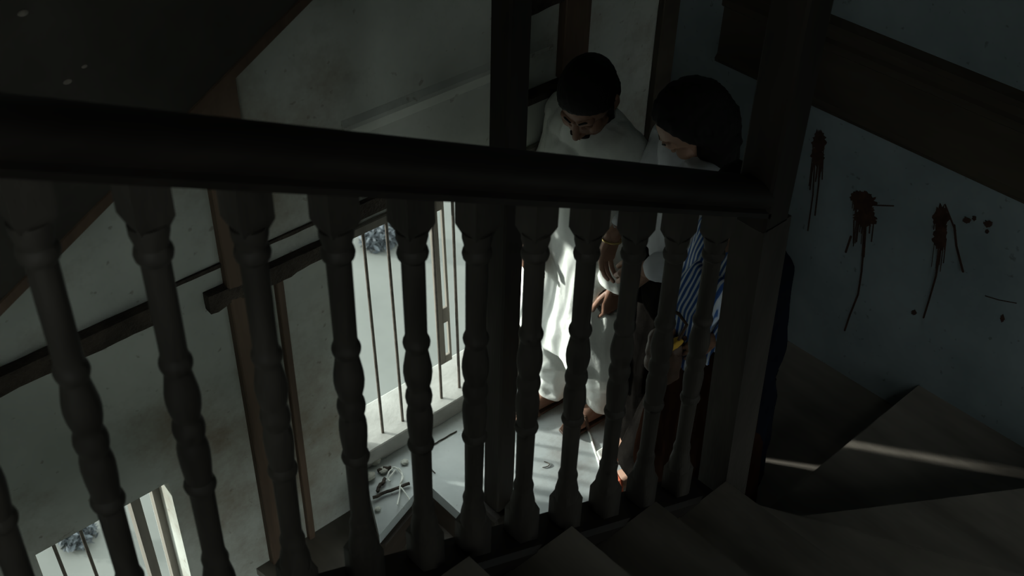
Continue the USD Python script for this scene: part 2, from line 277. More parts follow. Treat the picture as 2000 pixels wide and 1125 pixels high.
# ------------------------------------------------------------------ stairs
GO = 0.30
st = thing('staircase', 'dark wooden staircase descending past the turned balusters and winding round the newel post', 'stairs')
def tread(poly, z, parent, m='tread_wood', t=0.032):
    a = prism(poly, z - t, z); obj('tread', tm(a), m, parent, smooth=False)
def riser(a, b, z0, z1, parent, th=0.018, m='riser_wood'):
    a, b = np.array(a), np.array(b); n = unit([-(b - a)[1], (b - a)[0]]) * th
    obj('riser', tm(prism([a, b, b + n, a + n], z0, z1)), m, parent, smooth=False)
NOSE = 0.025
ys = NY - 0.052
X0 = 1.82
for k in range(1, 8):                            # the straight flight, going up to the left
    z = 0.72 + RISE * k; x1 = X0 - GO * (k - 1); x0 = x1 - GO
    tread([(x0 - 0.02, YN), (x1 + NOSE, YN), (x1 + NOSE, ys), (x0 - 0.02, ys)], z, st)
    riser((x1, YN), (x1, ys), z - RISE, z - 0.032, st)
pv = np.array([NX + 0.05, NY - 0.02])
def out(ang, dist_x=None):
    d = np.array([math.cos(math.radians(ang)), math.sin(math.radians(ang))])
    t = (XE - pv[0]) / d[0] if d[0] > 1e-3 else 1e9
    t2 = (YN - pv[1]) / d[1] if d[1] < -1e-3 else 1e9
    return pv + d * min(t, t2)
nv = np.array([math.sin(math.radians(32)), math.cos(math.radians(32))]) * NOSE   # nosing overhang
# winders: edges at -90, -61, -32 and 0 degrees round the newel
tread([(X0 - 0.02, YN), tuple(out(-61) + [0.02, 0]), tuple(pv + [0.02, 0.01]), (X0 - 0.02, ys)], 0.72, st)
riser(out(-61), pv, 0.575, 0.688, st)
tread([tuple(out(-61) - [0.03, 0]), (XE, YN), tuple(out(-32) + [0, NOSE]), tuple(pv + [0.02, 0.02]), tuple(pv - [0.02, 0])], 0.575, st)
riser(out(-32), pv, 0.43, 0.543, st)
tread([tuple(out(-32) - [0, 0.03]), (XE, NY), (NX + 0.05, NY), tuple(pv - [0, 0.02])], 0.43, st)
riser((XE, NY - NOSE), (NX + 0.05, NY - NOSE), 0.285, 0.398, st)
e3, e4 = ((NX + 0.05, 1.27), (XE, 1.76)), ((NX + 0.05, 1.48), (XE, 2.06))         # the edges of the last two winding steps
tread([(NX + 0.05, NY - 0.03), (XE, NY - 0.03), e3[1], e3[0]], 0.285, st)
riser(np.array(e3[1]) - [0, NOSE], np.array(e3[0]) - [0, NOSE], 0.14, 0.253, st)
tread([np.array(e3[0]) - [0, .03], np.array(e3[1]) - [0, .03], e4[1], e4[0]], 0.14, st)
riser(np.array(e4[1]) - [0, NOSE], np.array(e4[0]) - [0, NOSE], 0.0, 0.108, st)
tread([(XL, YN), (X0 - 7 * GO + NOSE, YN), (X0 - 7 * GO + NOSE, YW), (XL, YW)], 0.72 + RISE * 8, st)   # the landing at the top of the flight
# skirting along the wall side of the last short steps, and the string on the well side
SL = -0.485
zu = lambda x: CAM_Z - 0.527 + SL * x            # underside of the handrail
zb = lambda x: CAM_Z - 1.412 + SL * x            # top of the bottom rail
obj('stringer', tm(profile_y([(-0.4, zb(-0.4) - 0.03), (1.80, zb(1.80) - 0.03), (1.80, zb(1.80) - 0.34), (-0.4, zb(-0.4) - 0.34)], NY - 0.05, NY + 0.045)), 'dark_wood', st, smooth=False)
obj('soffit', tm(profile_y([(-0.4, zb(-0.4) - 0.345), (1.80, zb(1.80) - 0.345), (1.80, zb(1.80) - 0.37), (-0.4, zb(-0.4) - 0.37)], YN, NY + 0.045)), 'dark_wood', st, smooth=False)
obj('stringer', tm(rbox(NX - 0.06, NX - 0.02, NY + 0.05, 1.87, -0.25, 0.13)), 'dark_wood', st)

# lower flight, going on down to the left below the landing
ls = thing('lower_staircase', 'shadowed lower flight of wooden steps dropping away from the cement landing', 'stairs')
def lower_tread(poly, z): tread(poly, z, ls)
obj('riser', tm(prism([(1.44, 2.15), (1.715, 2.24), (1.725, 2.22), (1.45, 2.13)], -0.17, -0.045)), 'riser_wood', ls, smooth=False)
obj('riser', tm(prism([(1.715, 1.9), (1.73, 1.9), (1.73, 2.24), (1.715, 2.24)], -0.17, -0.05)), 'riser_wood', ls, smooth=False)
obj('riser', tm(prism([(1.44, 2.15), (1.46, 2.15), (1.60, YW), (1.58, YW)], -0.17, -0.05)), 'riser_wood', ls, smooth=False)
lower_tread([(1.20, 1.80), (1.74, 1.80), (1.74, 2.25), (1.60, YW), (1.10, YW)], -0.165)
for k in range(1, 7):
    x1 = 1.20 - 0.27 * (k - 1); z = -0.165 - 0.145 * k
    lower_tread([(x1 - 0.29, 1.80), (x1 + 0.02, 1.80), (x1 + 0.02, YW), (x1 - 0.29, YW)], z)
    riser((x1, YW), (x1, 1.80), z, z + 0.113, ls)

# upper flight on the far side of the well: closed side panel seen from the well
fs = thing('upper_staircase', 'dark panelled side of the upper flight rising across the top left corner', 'stairs')
zf = lambda x: 2.112 + 0.563 * (x - 1.165)
YF = 1.90
obj('side_panel', tm(profile_y([(-0.2, zf(-0.2)), (1.76, zf(1.76)), (1.76, zf(1.76) + 0.62), (-0.2, zf(-0.2) + 0.62)], YF, YF + 0.035)), 'panel_wood', fs, smooth=False)
obj('edge_strip', tm(profile_y([(-0.2, zf(-0.2) - 0.004), (1.76, zf(1.76) - 0.004), (1.76, zf(1.76) + 0.02), (-0.2, zf(-0.2) + 0.02)], YF - 0.006, YF + 0.04)), 'red_wood', fs, smooth=False)
obj('soffit', tm(profile_y([(-0.2, zf(-0.2) + 0.03), (1.76, zf(1.76) + 0.03), (1.76, zf(1.76) + 0.05), (-0.2, zf(-0.2) + 0.05)], YF + 0.04, YW - 0.04)), 'panel_wood', fs, smooth=False)
for k in range(7):
    x0 = -0.15 + 0.2575 * k; z = zf(x0) + 0.22
    tread([(x0 - 0.02, YF + 0.036), (x0 + 0.27, YF + 0.036), (x0 + 0.27, YW - 0.035), (x0 - 0.02, YW - 0.035)], z, fs)
for px, py, q in ((132, 160, .006), (165, 130, .004), (45, 26, .007)):
    c = on_y(px, py, YF - 0.001)
    e = trimesh.creation.icosphere(2, q); e.apply_scale([1.4, 0.25, 0.8]); obj('paint_chip', T(e, c), 'chip', fs)

# ------------------------------------------------------------------ newel posts
na = thing('newel_post', 'tall dark square newel post at the foot of the balustrade', 'post')
h = 0.045
obj('shaft', tm(rbox(NX - h, NX + h, NY - h, NY + h, zb(NX) + 0.86, ZHI - 0.02, 0.006)), 'dark_wood', na)
zt, z0 = zb(NX) + 0.87, 0.36
lo = Manifold.batch_hull([box(NX - h + .005, NX + h + .01, NY - h, NY + h, zt - 0.01, zt), box(NX + 0.03, NX + 0.135, NY - h, NY + h, z0 + 0.22, z0 + 0.23)])
ft = Manifold.batch_hull([box(NX + 0.03, NX + 0.135, NY - h, NY + h, z0 + 0.22, z0 + 0.23), box(NX + 0.005, NX + 0.16, NY - h - .02, NY + h + .02, z0 + 0.12, z0 + 0.14)])
obj('lower_shaft', tm(lo), 'turned_wood', na, smooth=False)
obj('foot', tm(union([ft, box(NX + 0.005, NX + 0.16, NY - h - .02, NY + h + .02, z0 - 0.1, z0 + 0.12)])), 'turned_wood', na, smooth=False)
nb = thing('newel_post', 'dark rough square post standing on the landing beyond the handrail', 'post')
s = 0.038
pb = tm(rbox(1.79 - s, 1.79 + s, 1.925 - s, 1.925 + s, 0.0, ZHI - 0.02, 0.006).refine_to_length(0.06)); pb.merge_vertices()
pb.vertices = pb.vertices + (meshkit.fbm(pb.vertices * [14, 14, 5], 3, 5)[:, None] - 0.5) * 0.008 * [1, 1, 0]
obj('shaft', pb, 'dark_wood', nb)
gf = tm(rbox(1.79 - .07, 1.79 + .07, 1.925 - .07, 1.925 + .07, 0.0, 0.11, 0.01)); obj('foot', gf, 'dark_wood', nb)

# ------------------------------------------------------------------ balustrade
bal = thing('balustrade', 'old dark balustrade with turned balusters sloping down across the picture', 'railing')
def sheared(m, z_at):                            # shear a profile extruded along x so that it follows the slope
    t = tm(m); t.vertices[:, 2] += z_at + SL * t.vertices[:, 0]; return t
cap = [(-.040, .022), (-.046, .034), (-.047, .050), (-.043, .064), (-.033, .075), (-.018, .082), (0, .084), (.018, .082), (.033, .075), (.043, .064), (.047, .050), (.046, .034), (.040, .022)]
neck = [(-.034, .0), (-.045, .0), (-.045, .012), (-.040, .018), (-.036, .024), (.036, .024), (.040, .018), (.045, .012), (.045, .0), (.034, .0)]
XR0, XR1 = -0.45, NX - 0.03
obj('handrail', sheared(profile_x([(NY + a, q) for a, q in cap], XR0, XR1), CAM_Z - 0.527), 'rail_wood', bal)
obj('handrail_moulding', sheared(profile_x([(NY + a, q) for a, q in neck], XR0, XR1), CAM_Z - 0.527), 'rail_wood', bal, smooth=20)
base = [(-.055, -.045), (-.055, -.012), (-.045, 0.0), (.042, 0.0), (.052, -.012), (.052, -.045)]
obj('bottom_rail', sheared(profile_x([(NY + a, q) for a, q in base], XR0, XR1), CAM_Z - 1.412), 'rail_wood', bal, smooth=20)
# a turned baluster between square blocks, hanging from the top (z = 0) down to the slope below
prof = [(.074, .0262), (.088, .0262), (.103, .0225), (.108, .0222), (.112, .0245), (.120, .0262), (.128, .0245), (.132, .021), (.134, .0196), (.20, .0195), (.289, .0190), (.296, .0205), (.302, .023), (.307, .0238), (.313, .023),
        (.320, .0205), (.325, .0190), (.345, .0222), (.362, .0248), (.376, .0254), (.392, .0238), (.408, .0202), (.414, .0200), (.422, .0228), (.433, .0242), (.444, .0228), (.452, .0202), (.456, .0205), (.470, .0232),
        (.484, .0240), (.505, .0232), (.528, .0212), (.540, .0204), (.545, .0232), (.552, .0248), (.559, .0232), (.564, .0195), (.568, .0190), (.64, .0184), (.708, .0180), (.715, .0200), (.724, .0222), (.735, .0212), (.742, .021), (.770, .0262), (.790, .0275), (.80, .0262)]
def baluster():
    H, b = 0.885, 0.0265
    lathe = Manifold.revolve(CrossSection([[(0, -.80)] + [(q, -z) for z, q in reversed(prof)] + [(0, -.074)]]), 28)
    top = Manifold.batch_hull([box(-b, b, -b, b, -.062, .012), box(-b + .008, b - .008, -b + .008, b - .008, -.082, -.07)])
    bot = Manifold.batch_hull([box(-b, b, -b, b, -H - .012, -.798), box(-b + .008, b - .008, -b + .008, b - .008, -.79, -.775)])
    return tm(union([lathe, top, bot]))
bal0 = baluster()
for k in range(-2, 11):
    x = 0.3255 + 0.1362 * k
    t = bal0.copy(); ang = rng.uniform(-0.03, 0.03); t.apply_transform(trimesh.transformations.rotation_matrix(rng.uniform(-.012, .012), [0, 1, 0]))
    obj('baluster', T(t, (x, NY, zu(x))), 'turned_wood', bal, smooth=30)

# ------------------------------------------------------------------ people
def rot_to(f, up=(0, 0, 1)):
    f = unit(f); l = unit(np.cross(up, f)); u_ = np.cross(f, l); return np.stack([f, l, u_], 1)
def place(m, R, t, sc=1.0):
    return m.transform(np.hstack([np.asarray(R, float) * sc, np.asarray(t, float).reshape(3, 1)]).tolist())
def ell(c, r_, n=32): return Manifold.sphere(1.0, n).scale([float(v) for v in r_]).translate([float(v) for v in c])
def head_shape():
    """A head facing +x, its middle at the origin, about 0.23 m tall."""
    p = [ell((-.012, 0, .030), (.097, .076, .092)), ell((.022, 0, -.022), (.072, .060, .088)),
         hull(((.068, 0, -.095), .020), ((.074, .012, -.093), .014), ((.074, -.012, -.093), .014), ((.0, .050, -.060), .016), ((.0, -.050, -.060), .016), ((.05, .03, -.05), .025), ((.05, -.03, -.05), .025)),
         hull(((.068, .036, .024), .016), ((.078, .012, .022), .014)), hull(((.068, -.036, .024), .016), ((.078, -.012, .022), .014)),
         hull(((.086, 0, .012), .008), ((.108, 0, -.026), .0105)), hull(((.104, 0, -.030), .010), ((.088, .013, -.034), .0085), ((.088, -.013, -.034), .0085)), hull(((.086, 0, .012), .008), ((.088, 0, -.034), .013)),
         ell((.052, .036, -.022), (.030, .026, .030)), ell((.052, -.036, -.022), (.030, .026, .030)),
         ell((.080, 0, -.058), (.016, .026, .008)), ell((.078, 0, -.071), (.015, .022, .008))]
    for s_ in (1, -1):
        p.append(hull(((-.012, .074 * s_, .012), .008), ((-.022, .083 * s_, .020), .008), ((-.022, .082 * s_, -.008), .007), ((-.010, .074 * s_, -.026), .006)))
    h_ = union(p)
    for s_ in (1, -1): h_ -= ell((.092, .031 * s_, .001), (.015, .017, .0095))
    return man(smooth_mesh(h_, 0.005, 14))
HEAD = head_shape()
def hand_shape(curl=0.35, side=1):
    """A hand from the wrist at the origin, fingers along +x, palm towards -z, the thumb towards +y * side."""
    p = [hull(((.0, .018 * side, 0), .014), ((.0, -.016 * side, 0), .014), ((.085, .030 * side, 0), .0115), ((.082, -.030 * side, -.002), .0105), ((.05, .032 * side, -.004), .014))]
    for y, ln, x0, q in ((.029, .072, .088, .0090), (.010, .080, .092, .0092), (-.010, .074, .089, .0088), (-.028, .058, .080, .0078)):
        a, pos, c = 0.15 + curl * 0.4, np.array([x0, y * side, 0.0]), []
        for k, fr in enumerate((.42, .32, .26)):
            a += curl * (0.7 + 0.35 * k)
            nx = pos + ln * fr * np.array([math.cos(a), 0.05 * y / .03 * side, -math.sin(a)])
            c.append(hull((pos, q * (1 - .1 * k)), (nx, q * (.9 - .1 * k)))); pos = nx
        p += c
    p += [hull(((.015, .020 * side, -.006), .014), ((.045, .045 * side, -.016), .0115)), hull(((.045, .045 * side, -.016), .0110), ((.075, .054 * side, -.026), .0095)), hull(((.075, .054 * side, -.026), .0095), ((.098, .052 * side, -.034), .0080))]
    return man(smooth_mesh(union(p), 0.004, 3))
def foot_shape():
    """A bare foot, heel under the origin's ankle, toes towards +x, sole at z = 0."""
    p = [hull(((-.035, 0, .026), .026), ((.0, 0, .075), .030)), hull(((-.03, 0, .024), .024), ((.12, .012, .020), .018), ((.12, -.022, .018), .016), ((.02, 0, .06), .026))]
    for y, ln, q in ((.026, .062, .013), (.008, .058, .0095), (-.008, .05, .009), (-.02, .042, .0085), (-.032, .032, .008)):
        p.append(hull(((.11, y * .9, q), q), ((.12 + ln, y, q * .9), q * .9)))
    return man(smooth_mesh(union(p), 0.006, 3))
FOOT = foot_shape()
def bones(chain): return union([hull((a, q), (b, s_)) for a, q, b, s_ in chain])
def frame_for(d, palm):
    """Columns: finger direction, thumb axis and the back of the hand, the palm facing 'palm'."""
    d = unit(d); z = -unit(np.asarray(palm, float) - d * np.dot(palm, d)); return np.stack([d, np.cross(z, d), z], 1)
def folds(sx, sz, amp, seed, sy=None):
    return lambda v: (np.abs(meshkit.fbm(v * [sx, sy or sx, sz], 3, seed) - 0.5) * 2 - 0.25) * -amp
def torso_shell(levels):
    """levels: (z, x, half width between the two side spheres, radius)."""
    parts = []
    for (za, xa, wa_, ra), (zb_, xb, wb_, rb) in zip(levels, levels[1:]):
        parts.append(hull(((xa, wa_, za), ra), ((xa, -wa_, za), ra), ((xb, wb_, zb_), rb), ((xb, -wb_, zb_), rb)))
    return union(parts)

# --- the bearded person in white, beside the window
pa = thing('person', 'person with short dark hair and beard in loose white tunic and trousers, looking down', 'person', (2.375, 2.16, 0), 172)
HA, RA = np.array([.046, 0.026, 1.392]), rot_to([math.cos(.62) * math.cos(.52), math.cos(.62) * math.sin(.52), -math.sin(.62)], (0, 0, 1)) * 1.1
rw, lw = np.array([.165, -.095, .83]), np.array([.03, .225, .77])
body = union([bones([((-.05, .055, .84), .10, (-.05, -.055, .84), .10), ((-.05, 0, .84), .11, (-.03, 0, 1.05), .105), ((-.03, .05, 1.05), .10, (-.02, .07, 1.20), .10), ((-.03, -.05, 1.05), .10, (-.02, -.07, 1.20), .10),
                     ((-.02, .07, 1.20), .09, (-.02, .15, 1.245), .055), ((-.02, -.07, 1.20), .09, (-.02, -.15, 1.245), .055), ((-.02, 0, 1.22), .075, (.035, 0, 1.33), .054), ((.035, 0, 1.33), .054, (.06, 0, 1.39), .052),
                     ((-.02, .155, 1.245), .05, (-.04, .205, 1.0), .042), ((-.04, .205, 1.0), .04, tuple(lw), .027), ((-.02, -.155, 1.245), .05, (.0, -.205, .99), .042), ((.0, -.205, .99), .04, tuple(rw), .027),
                     ((-.05, .085, .82), .085, (-.05, .095, .45), .058), ((-.05, .095, .45), .056, (-.09, .09, .09), .038), ((-.05, -.085, .82), .085, (.02, -.08, .45), .058), ((.02, -.08, .45), .056, (.03, -.07, .09), .038)]),
              place(FOOT, np.eye(3), (-.09, .09, .012)), place(FOOT, np.eye(3), (.03, -.07, .012)),
              place(HEAD, RA, HA),
              place(hand_shape(.45, 1), frame_for((.25, .3, -1), (-.5, .6, 0)), rw), place(hand_shape(.3, -1), frame_for((.1, 0, -1), (0, -1, 0)), lw)])
obj('body', smooth_mesh(body, .014, 2), 'skin', pa, smooth=True)
def on_head(m, R, t): return place(m, R, t)
cap = ell((-.016, 0, .036), (.104, .083, .096)) - place(box(-.2, .2, -.2, .2, -.4, 0), rot_to([math.cos(.62), 0, math.sin(.62)]), (.030, 0, .028))
cap = union([cap, ell((-.045, 0, .0), (.066, .080, .075)) - box(0.0, .2, -.2, .2, -.2, .2), hull(((.005, .076, .02), .009), ((.012, .068, -.035), .007)), hull(((.005, -.076, .02), .009), ((.012, -.068, -.035), .007))])
obj('hair', smooth_mesh(on_head(cap, RA, HA), .008, 3, lambda v: (meshkit.fbm(v * 190, 3, 3) - .4) * .007), 'hair', pa, smooth=True)
beard = hull(((.066, 0, -.099), .022), ((.073, .015, -.094), .018), ((.073, -.015, -.094), .018), ((.005, .053, -.058), .016), ((.005, -.053, -.058), .016))
beard = (beard - ell((.105, 0, -.045), (.058, .040, .036))) - box(-.1, .2, -.2, .2, -.045, .2)
beard = union([beard, hull(((.004, .060, -.06), .012), ((.006, .070, -.02), .008)), hull(((.004, -.060, -.06), .012), ((.006, -.070, -.02), .008)), ell((.086, .014, -.0455), (.013, .016, .0055)), ell((.086, -.014, -.0455), (.013, .016, .0055))])
obj('beard', smooth_mesh(on_head(beard, RA, HA), .007, 2, lambda v: (meshkit.fbm(v * 160, 2, 4) - .4) * .006), 'hair', pa, smooth=True)
for s_ in (1, -1):
    obj('eyebrow', smooth_mesh(on_head(hull(((.0900, .014 * s_, .026), .0034), ((.0835, .030 * s_, .031), .0038), ((.071, .046 * s_, .028), .0030)), RA, HA), .005, 2), 'hair', pa, smooth=True)
    obj('eye', tm(on_head(ell((.0735, .031 * s_, .001), (.010, .0125, .0080), 20), RA, HA)), 'eye', pa, smooth=True)
    obj('eyelid', smooth_mesh(on_head(ell((.0740, .031 * s_, .0026), (.0106, .0135, .0074), 20), RA, HA), .004, 1), 'skin', pa, smooth=True)
obj('lower_lip', smooth_mesh(on_head(ell((.088, 0, -.066), (.009, .021, .0055)), RA, HA), .004, 1), 'lip', pa, smooth=True)
kur = union([torso_shell([(1.235, -.02, .135, .072), (1.15, -.02, .085, .118), (.98, -.02, .08, .130), (.86, -.02, .085, .138), (.62, -.02, .115, .150), (.30, -.01, .13, .165)]), hull(((-.02, .15, 1.25), .066), ((-.045, .21, 1.0), .068)), hull(((-.045, .21, 1.0), .068), (tuple(lw + [0, 0, .05]), .060)),
             hull(((-.02, -.15, 1.25), .066), ((-.005, -.21, .985), .070)), hull(((-.005, -.21, .985), .072), (tuple(rw * .85 + np.array([0, -.205, .99]) * .15), .060)), hull(((-.015, .09, 1.235), .095), ((-.015, -.09, 1.235), .095), ((.005, 0, 1.285), .078)), hull(((-.02, .15, 1.245), .074), ((-.02, -.15, 1.245), .074), ((-.015, 0, 1.27), .085))])
kur -= place(box(-.6, .6, -.6, .6, -1, 0), rot_to([1, 0, .10]), (0, 0, .375))
kur -= ball(lw - [0, 0, .055], .06); kur -= ball(rw + [.02, .03, -.03], .055)
obj('tunic', smooth_mesh(kur, .013, 3, folds(11, 3.0, .034, 11)), 'white_cloth', pa, smooth=True)
trs = union([hull(((-.05, .05, .86), .12), ((-.05, -.05, .86), .12), ((-.05, 0, .72), .13)), bones([((-.05, .085, .80), .115, (-.05, .095, .45), .098), ((-.05, .095, .45), .098, (-.09, .09, .11), .072), ((-.05, -.085, .80), .115, (.02, -.08, .45), .100), ((.02, -.08, .45), .100, (.03, -.07, .11), .074)])])
trs -= box(-1, 1, -1, 1, -1, .068)
obj('trousers', smooth_mesh(trs, .012, 3, folds(9, 9, .040, 15)), 'white_cloth', pa, smooth=True)
for x, y in ((-.09, .09), (.03, -.07)):
    sole = hull(((-.04, 0, .006), .006), ((-.04, .02, .006), .006), ((-.04, -.02, .006), .006), ((.15, .04, .006), .006), ((.15, -.036, .006), .006), ((.19, .02, .006), .006), ((.19, -.015, .006), .006))
    sn = obj('sandal', tm(sole.translate([x, y, 0])), 'leather', pa, smooth=40)
    obj('strap', tube([(x + .10, y - .045, .012), (x + .10, y - .02, .050), (x + .10, y + .02, .056), (x + .10, y + .045, .012)], .008, 8), 'leather', sn)

# --- the person in a short white shirt and flared trousers
pb_ = thing('person', 'person with long black hair, short white shirt and dark flared trousers, leaning forward', 'person', (2.37, 1.76, 0), 152)
HB, RB = np.array([.006, .012, 1.458]), rot_to([math.cos(.74), -.06, -math.sin(.74)]) * 1.08
rw, lw = np.array([.165, -.125, 1.00]), np.array([.13, .10, 1.02])
SK = 'skin_light'
body = union([bones([((-.045, .055, .90), .10, (-.045, -.055, .90), .10), ((-.045, 0, .92), .11, (-.03, 0, 1.12), .10), ((-.03, .05, 1.12), .095, (-.005, .065, 1.28), .095), ((-.03, -.05, 1.12), .095, (-.005, -.065, 1.28), .095),
                     ((-.005, .06, 1.28), .085, (.0, .14, 1.33), .05), ((-.005, -.06, 1.28), .085, (.0, -.14, 1.33), .05), ((.0, 0, 1.30), .07, (.02, 0, 1.39), .050), ((.02, 0, 1.39), .050, (.035, 0, 1.44), .048),
                     ((.0, .145, 1.33), .046, (.02, .185, 1.09), .038), ((.02, .185, 1.09), .037, tuple(lw), .025), ((.0, -.145, 1.33), .046, (.0, -.19, 1.09), .038), ((.0, -.19, 1.09), .037, tuple(rw), .025),
                     ((-.045, .08, .88), .085, (-.03, .062, .48), .056), ((-.03, .062, .48), .054, (-.01, .060, .09), .036), ((-.045, -.085, .88), .085, (.0, -.09, .48), .056), ((.0, -.09, .48), .054, (-.05, -.09, .09), .036)]),
              place(FOOT, np.eye(3), (-.01, .060, .014)), place(FOOT, np.eye(3), (-.05, -.09, .014)), place(HEAD, RB, HB, .97),
              place(hand_shape(.35, 1), frame_for((.15, .1, -1), (-.3, .8, 0)), rw), place(hand_shape(.5, -1), frame_for((.6, -.3, -.6), (0, -.6, -.6)), lw)])
obj('body', smooth_mesh(body, .014, 2), SK, pb_, smooth=True)
cap = ell((-.018, 0, .034), (.112, .092, .104)) - place(box(-.2, .2, -.2, .2, -.4, 0), rot_to([math.cos(1.16), 0, math.sin(1.16)]), (.030, 0, .030))
cap = place(union([cap, ell((-.05, 0, .0), (.080, .090, .095)) - box(0.02, .2, -.2, .2, -.2, .2), hull(((.0, .078, .03), .016), ((-.025, .080, -.07), .018), ((-.06, .06, -.07), .03)), hull(((.0, -.078, .03), .016), ((-.025, -.080, -.07), .018), ((-.06, -.06, -.07), .03))]), RB, HB)
back = union([hull((tuple(HB + [-.05, .02, .02]), .085), ((-.055, .05, 1.42), .070), ((-.055, -.05, 1.42), .070)), hull(((-.055, .055, 1.42), .070), ((-.055, -.055, 1.42), .070), ((-.115, .05, 1.18), .040), ((-.115, -.05, 1.18), .040))])
obj('hair', smooth_mesh(union([cap, back]), .009, 3, lambda v: (np.abs(meshkit.fbm(v * [60, 60, 12], 3, 8) - .5) - .1) * .022), 'hair', pb_, smooth=True)
for s_ in (1, -1):
    obj('eyebrow', smooth_mesh(place(hull(((.0900, .014 * s_, .026), .0030), ((.0835, .030 * s_, .031), .0034), ((.071, .046 * s_, .028), .0026)), RB, HB, .97), .005, 2), 'hair', pb_, smooth=True)
    obj('eye', tm(place(ell((.0735, .031 * s_, .001), (.010, .0125, .0080), 20), RB, HB, .97)), 'eye', pb_, smooth=True)
    obj('eyelid', smooth_mesh(place(ell((.0740, .031 * s_, .0026), (.0106, .0135, .0074), 20), RB, HB, .97), .004, 1), SK, pb_, smooth=True)
sh = union([torso_shell([(1.33, .0, .125, .062), (1.25, -.005, .075, .115), (1.10, -.03, .065, .128), (.98, -.04, .075, .138), (.86, -.04, .085, .145)]), hull(((.0, .14, 1.335), .060), ((.02, .19, 1.10), .056)), hull(((.02, .19, 1.10), .055), (tuple(lw * .75 + np.array([.02, .19, 1.10]) * .25), .045)),
            hull(((.0, -.14, 1.335), .060), ((.0, -.195, 1.10), .056)), hull(((.0, -.195, 1.10), .055), (tuple(rw * .75 + np.array([.0, -.195, 1.10]) * .25), .045)), hull(((.01, 0, 1.33), .08), ((.035, 0, 1.39), .058))])
sh -= place(box(-.6, .6, -.6, .6, -1, 0), rot_to([1, 0, .06]), (0, 0, 1.015))
obj('shirt', smooth_mesh(sh, .012, 3, folds(11, 4.0, .026, 21)), 'shirt_cloth', pb_, smooth=True)
tr_ = union([hull(((-.045, .055, .93), .118), ((-.045, -.055, .93), .118), ((-.045, 0, .82), .13)), bones([((-.045, .08, .86), .105, (-.04, .062, .50), .072), ((-.04, .062, .50), .072, (.02, .060, .12), .108), ((-.045, -.085, .86), .110, (.0, -.09, .50), .088), ((.0, -.09, .50), .088, (-.04, -.09, .12), .115)])])
tr_ -= place(box(-1, 1, -1, 1, -1, 0), rot_to([1, 0, -.04]), (0, 0, .062))
obj('trousers', smooth_mesh(tr_, .013, 3, folds(8, 3, .022, 25)), 'dark_cloth', pb_, smooth=True)
for x, y in ((-.01, .060), (-.05, -.09)):
    sole = hull(((-.045, 0, .007), .007), ((-.04, .022, .007), .007), ((-.04, -.022, .007), .007), ((.15, .042, .007), .007), ((.15, -.038, .007), .007), ((.195, .02, .007), .007), ((.195, -.016, .007), .007))
    sl_ = obj('slipper', tm(sole.translate([x, y, 0])), 'white_cloth', pb_, smooth=40)
    for q, w_ in ((.06, .046), (.10, .046), (.135, .043)):
        obj('strap', tube([(x + q, y - w_, .012), (x + q, y - .024, .052 - q * .12), (x + q, y + .02, .060 - q * .12), (x + q, y + w_ + .002, .012)], .0085, 8), 'red_cloth' if q != .10 else 'white_cloth', sl_)
bc = rw + np.array([.006, .004, -.012]); e1, e2 = unit([1, 0, .2]), unit([0, 1, .1])
obj('bangle', tube([bc + .034 * (e1 * math.cos(a) + e2 * math.sin(a)) for a in np.linspace(0, 2 * math.pi, 33)], .0035, 8), 'gold', pb_)

# --- the person behind the newel post, in dark blue
pc = thing('person', 'small person in blue striped clothes and long dark shawl behind the newel post', 'person', (2.185, 1.425, .285), 172)
UsdGeom.Xformable(pc).AddScaleOp().Set(Gf.Vec3f(.80, .80, .93))
HC, RC = np.array([.045, 0, 1.255]), rot_to([math.cos(.5), .1, -math.sin(.5)])
rw, lw = np.array([.15, -.11, .84]), np.array([.15, .10, .84])
body = union([bones([((-.03, .05, .72), .09, (-.03, -.05, .72), .09), ((-.03, 0, .74), .10, (-.02, 0, .90), .09), ((-.02, .045, .90), .088, (-.01, .06, 1.03), .085), ((-.02, -.045, .90), .088, (-.01, -.06, 1.03), .085),
                     ((-.01, .06, 1.03), .075, (-.01, .125, 1.07), .046), ((-.01, -.06, 1.03), .075, (-.01, -.125, 1.07), .046), ((-.01, 0, 1.05), .06, (.02, 0, 1.16), .045), ((.02, 0, 1.16), .045, (.03, 0, 1.22), .043),
                     ((-.01, .13, 1.07), .042, (.0, .17, .87), .035), ((.0, .17, .87), .034, tuple(lw), .023), ((-.01, -.13, 1.07), .042, (.0, -.17, .87), .035), ((.0, -.17, .87), .034, tuple(rw), .023),
                     ((-.03, .075, .70), .075, (-.02, .075, .40), .05), ((-.02, .075, .40), .049, (-.02, .075, .08), .033), ((-.03, -.075, .70), .075, (-.02, -.075, .40), .05), ((-.02, -.075, .40), .049, (-.02, -.075, .08), .033)]),
              place(FOOT, np.eye(3), (-.02, .075, .0), .92), place(FOOT, np.eye(3), (-.02, -.075, .0), .92), place(HEAD, RC, HC, .92),
              place(hand_shape(.5, 1), frame_for((.6, .3, -.5), (0, .6, -.6)), rw, .9), place(hand_shape(.5, -1), frame_for((.6, -.3, -.5), (0, -.6, -.6)), lw, .9)])
obj('body', smooth_mesh(body, .014, 2), 'skin', pc, smooth=True)
cap = ell((-.018, 0, .034), (.108, .088, .100)) - place(box(-.2, .2, -.2, .2, -.4, 0), rot_to([math.cos(.80), 0, math.sin(.80)]), (.045, 0, .022))
cap = place(union([cap, ell((-.05, 0, -.01), (.075, .086, .095)) - box(0.01, .2, -.2, .2, -.2, .2)]), RC, HC, .92)
obj('hair', smooth_mesh(cap, .009, 3, lambda v: (np.abs(meshkit.fbm(v * [60, 60, 12], 3, 9) - .5) - .1) * .02), 'hair', pc, smooth=True)
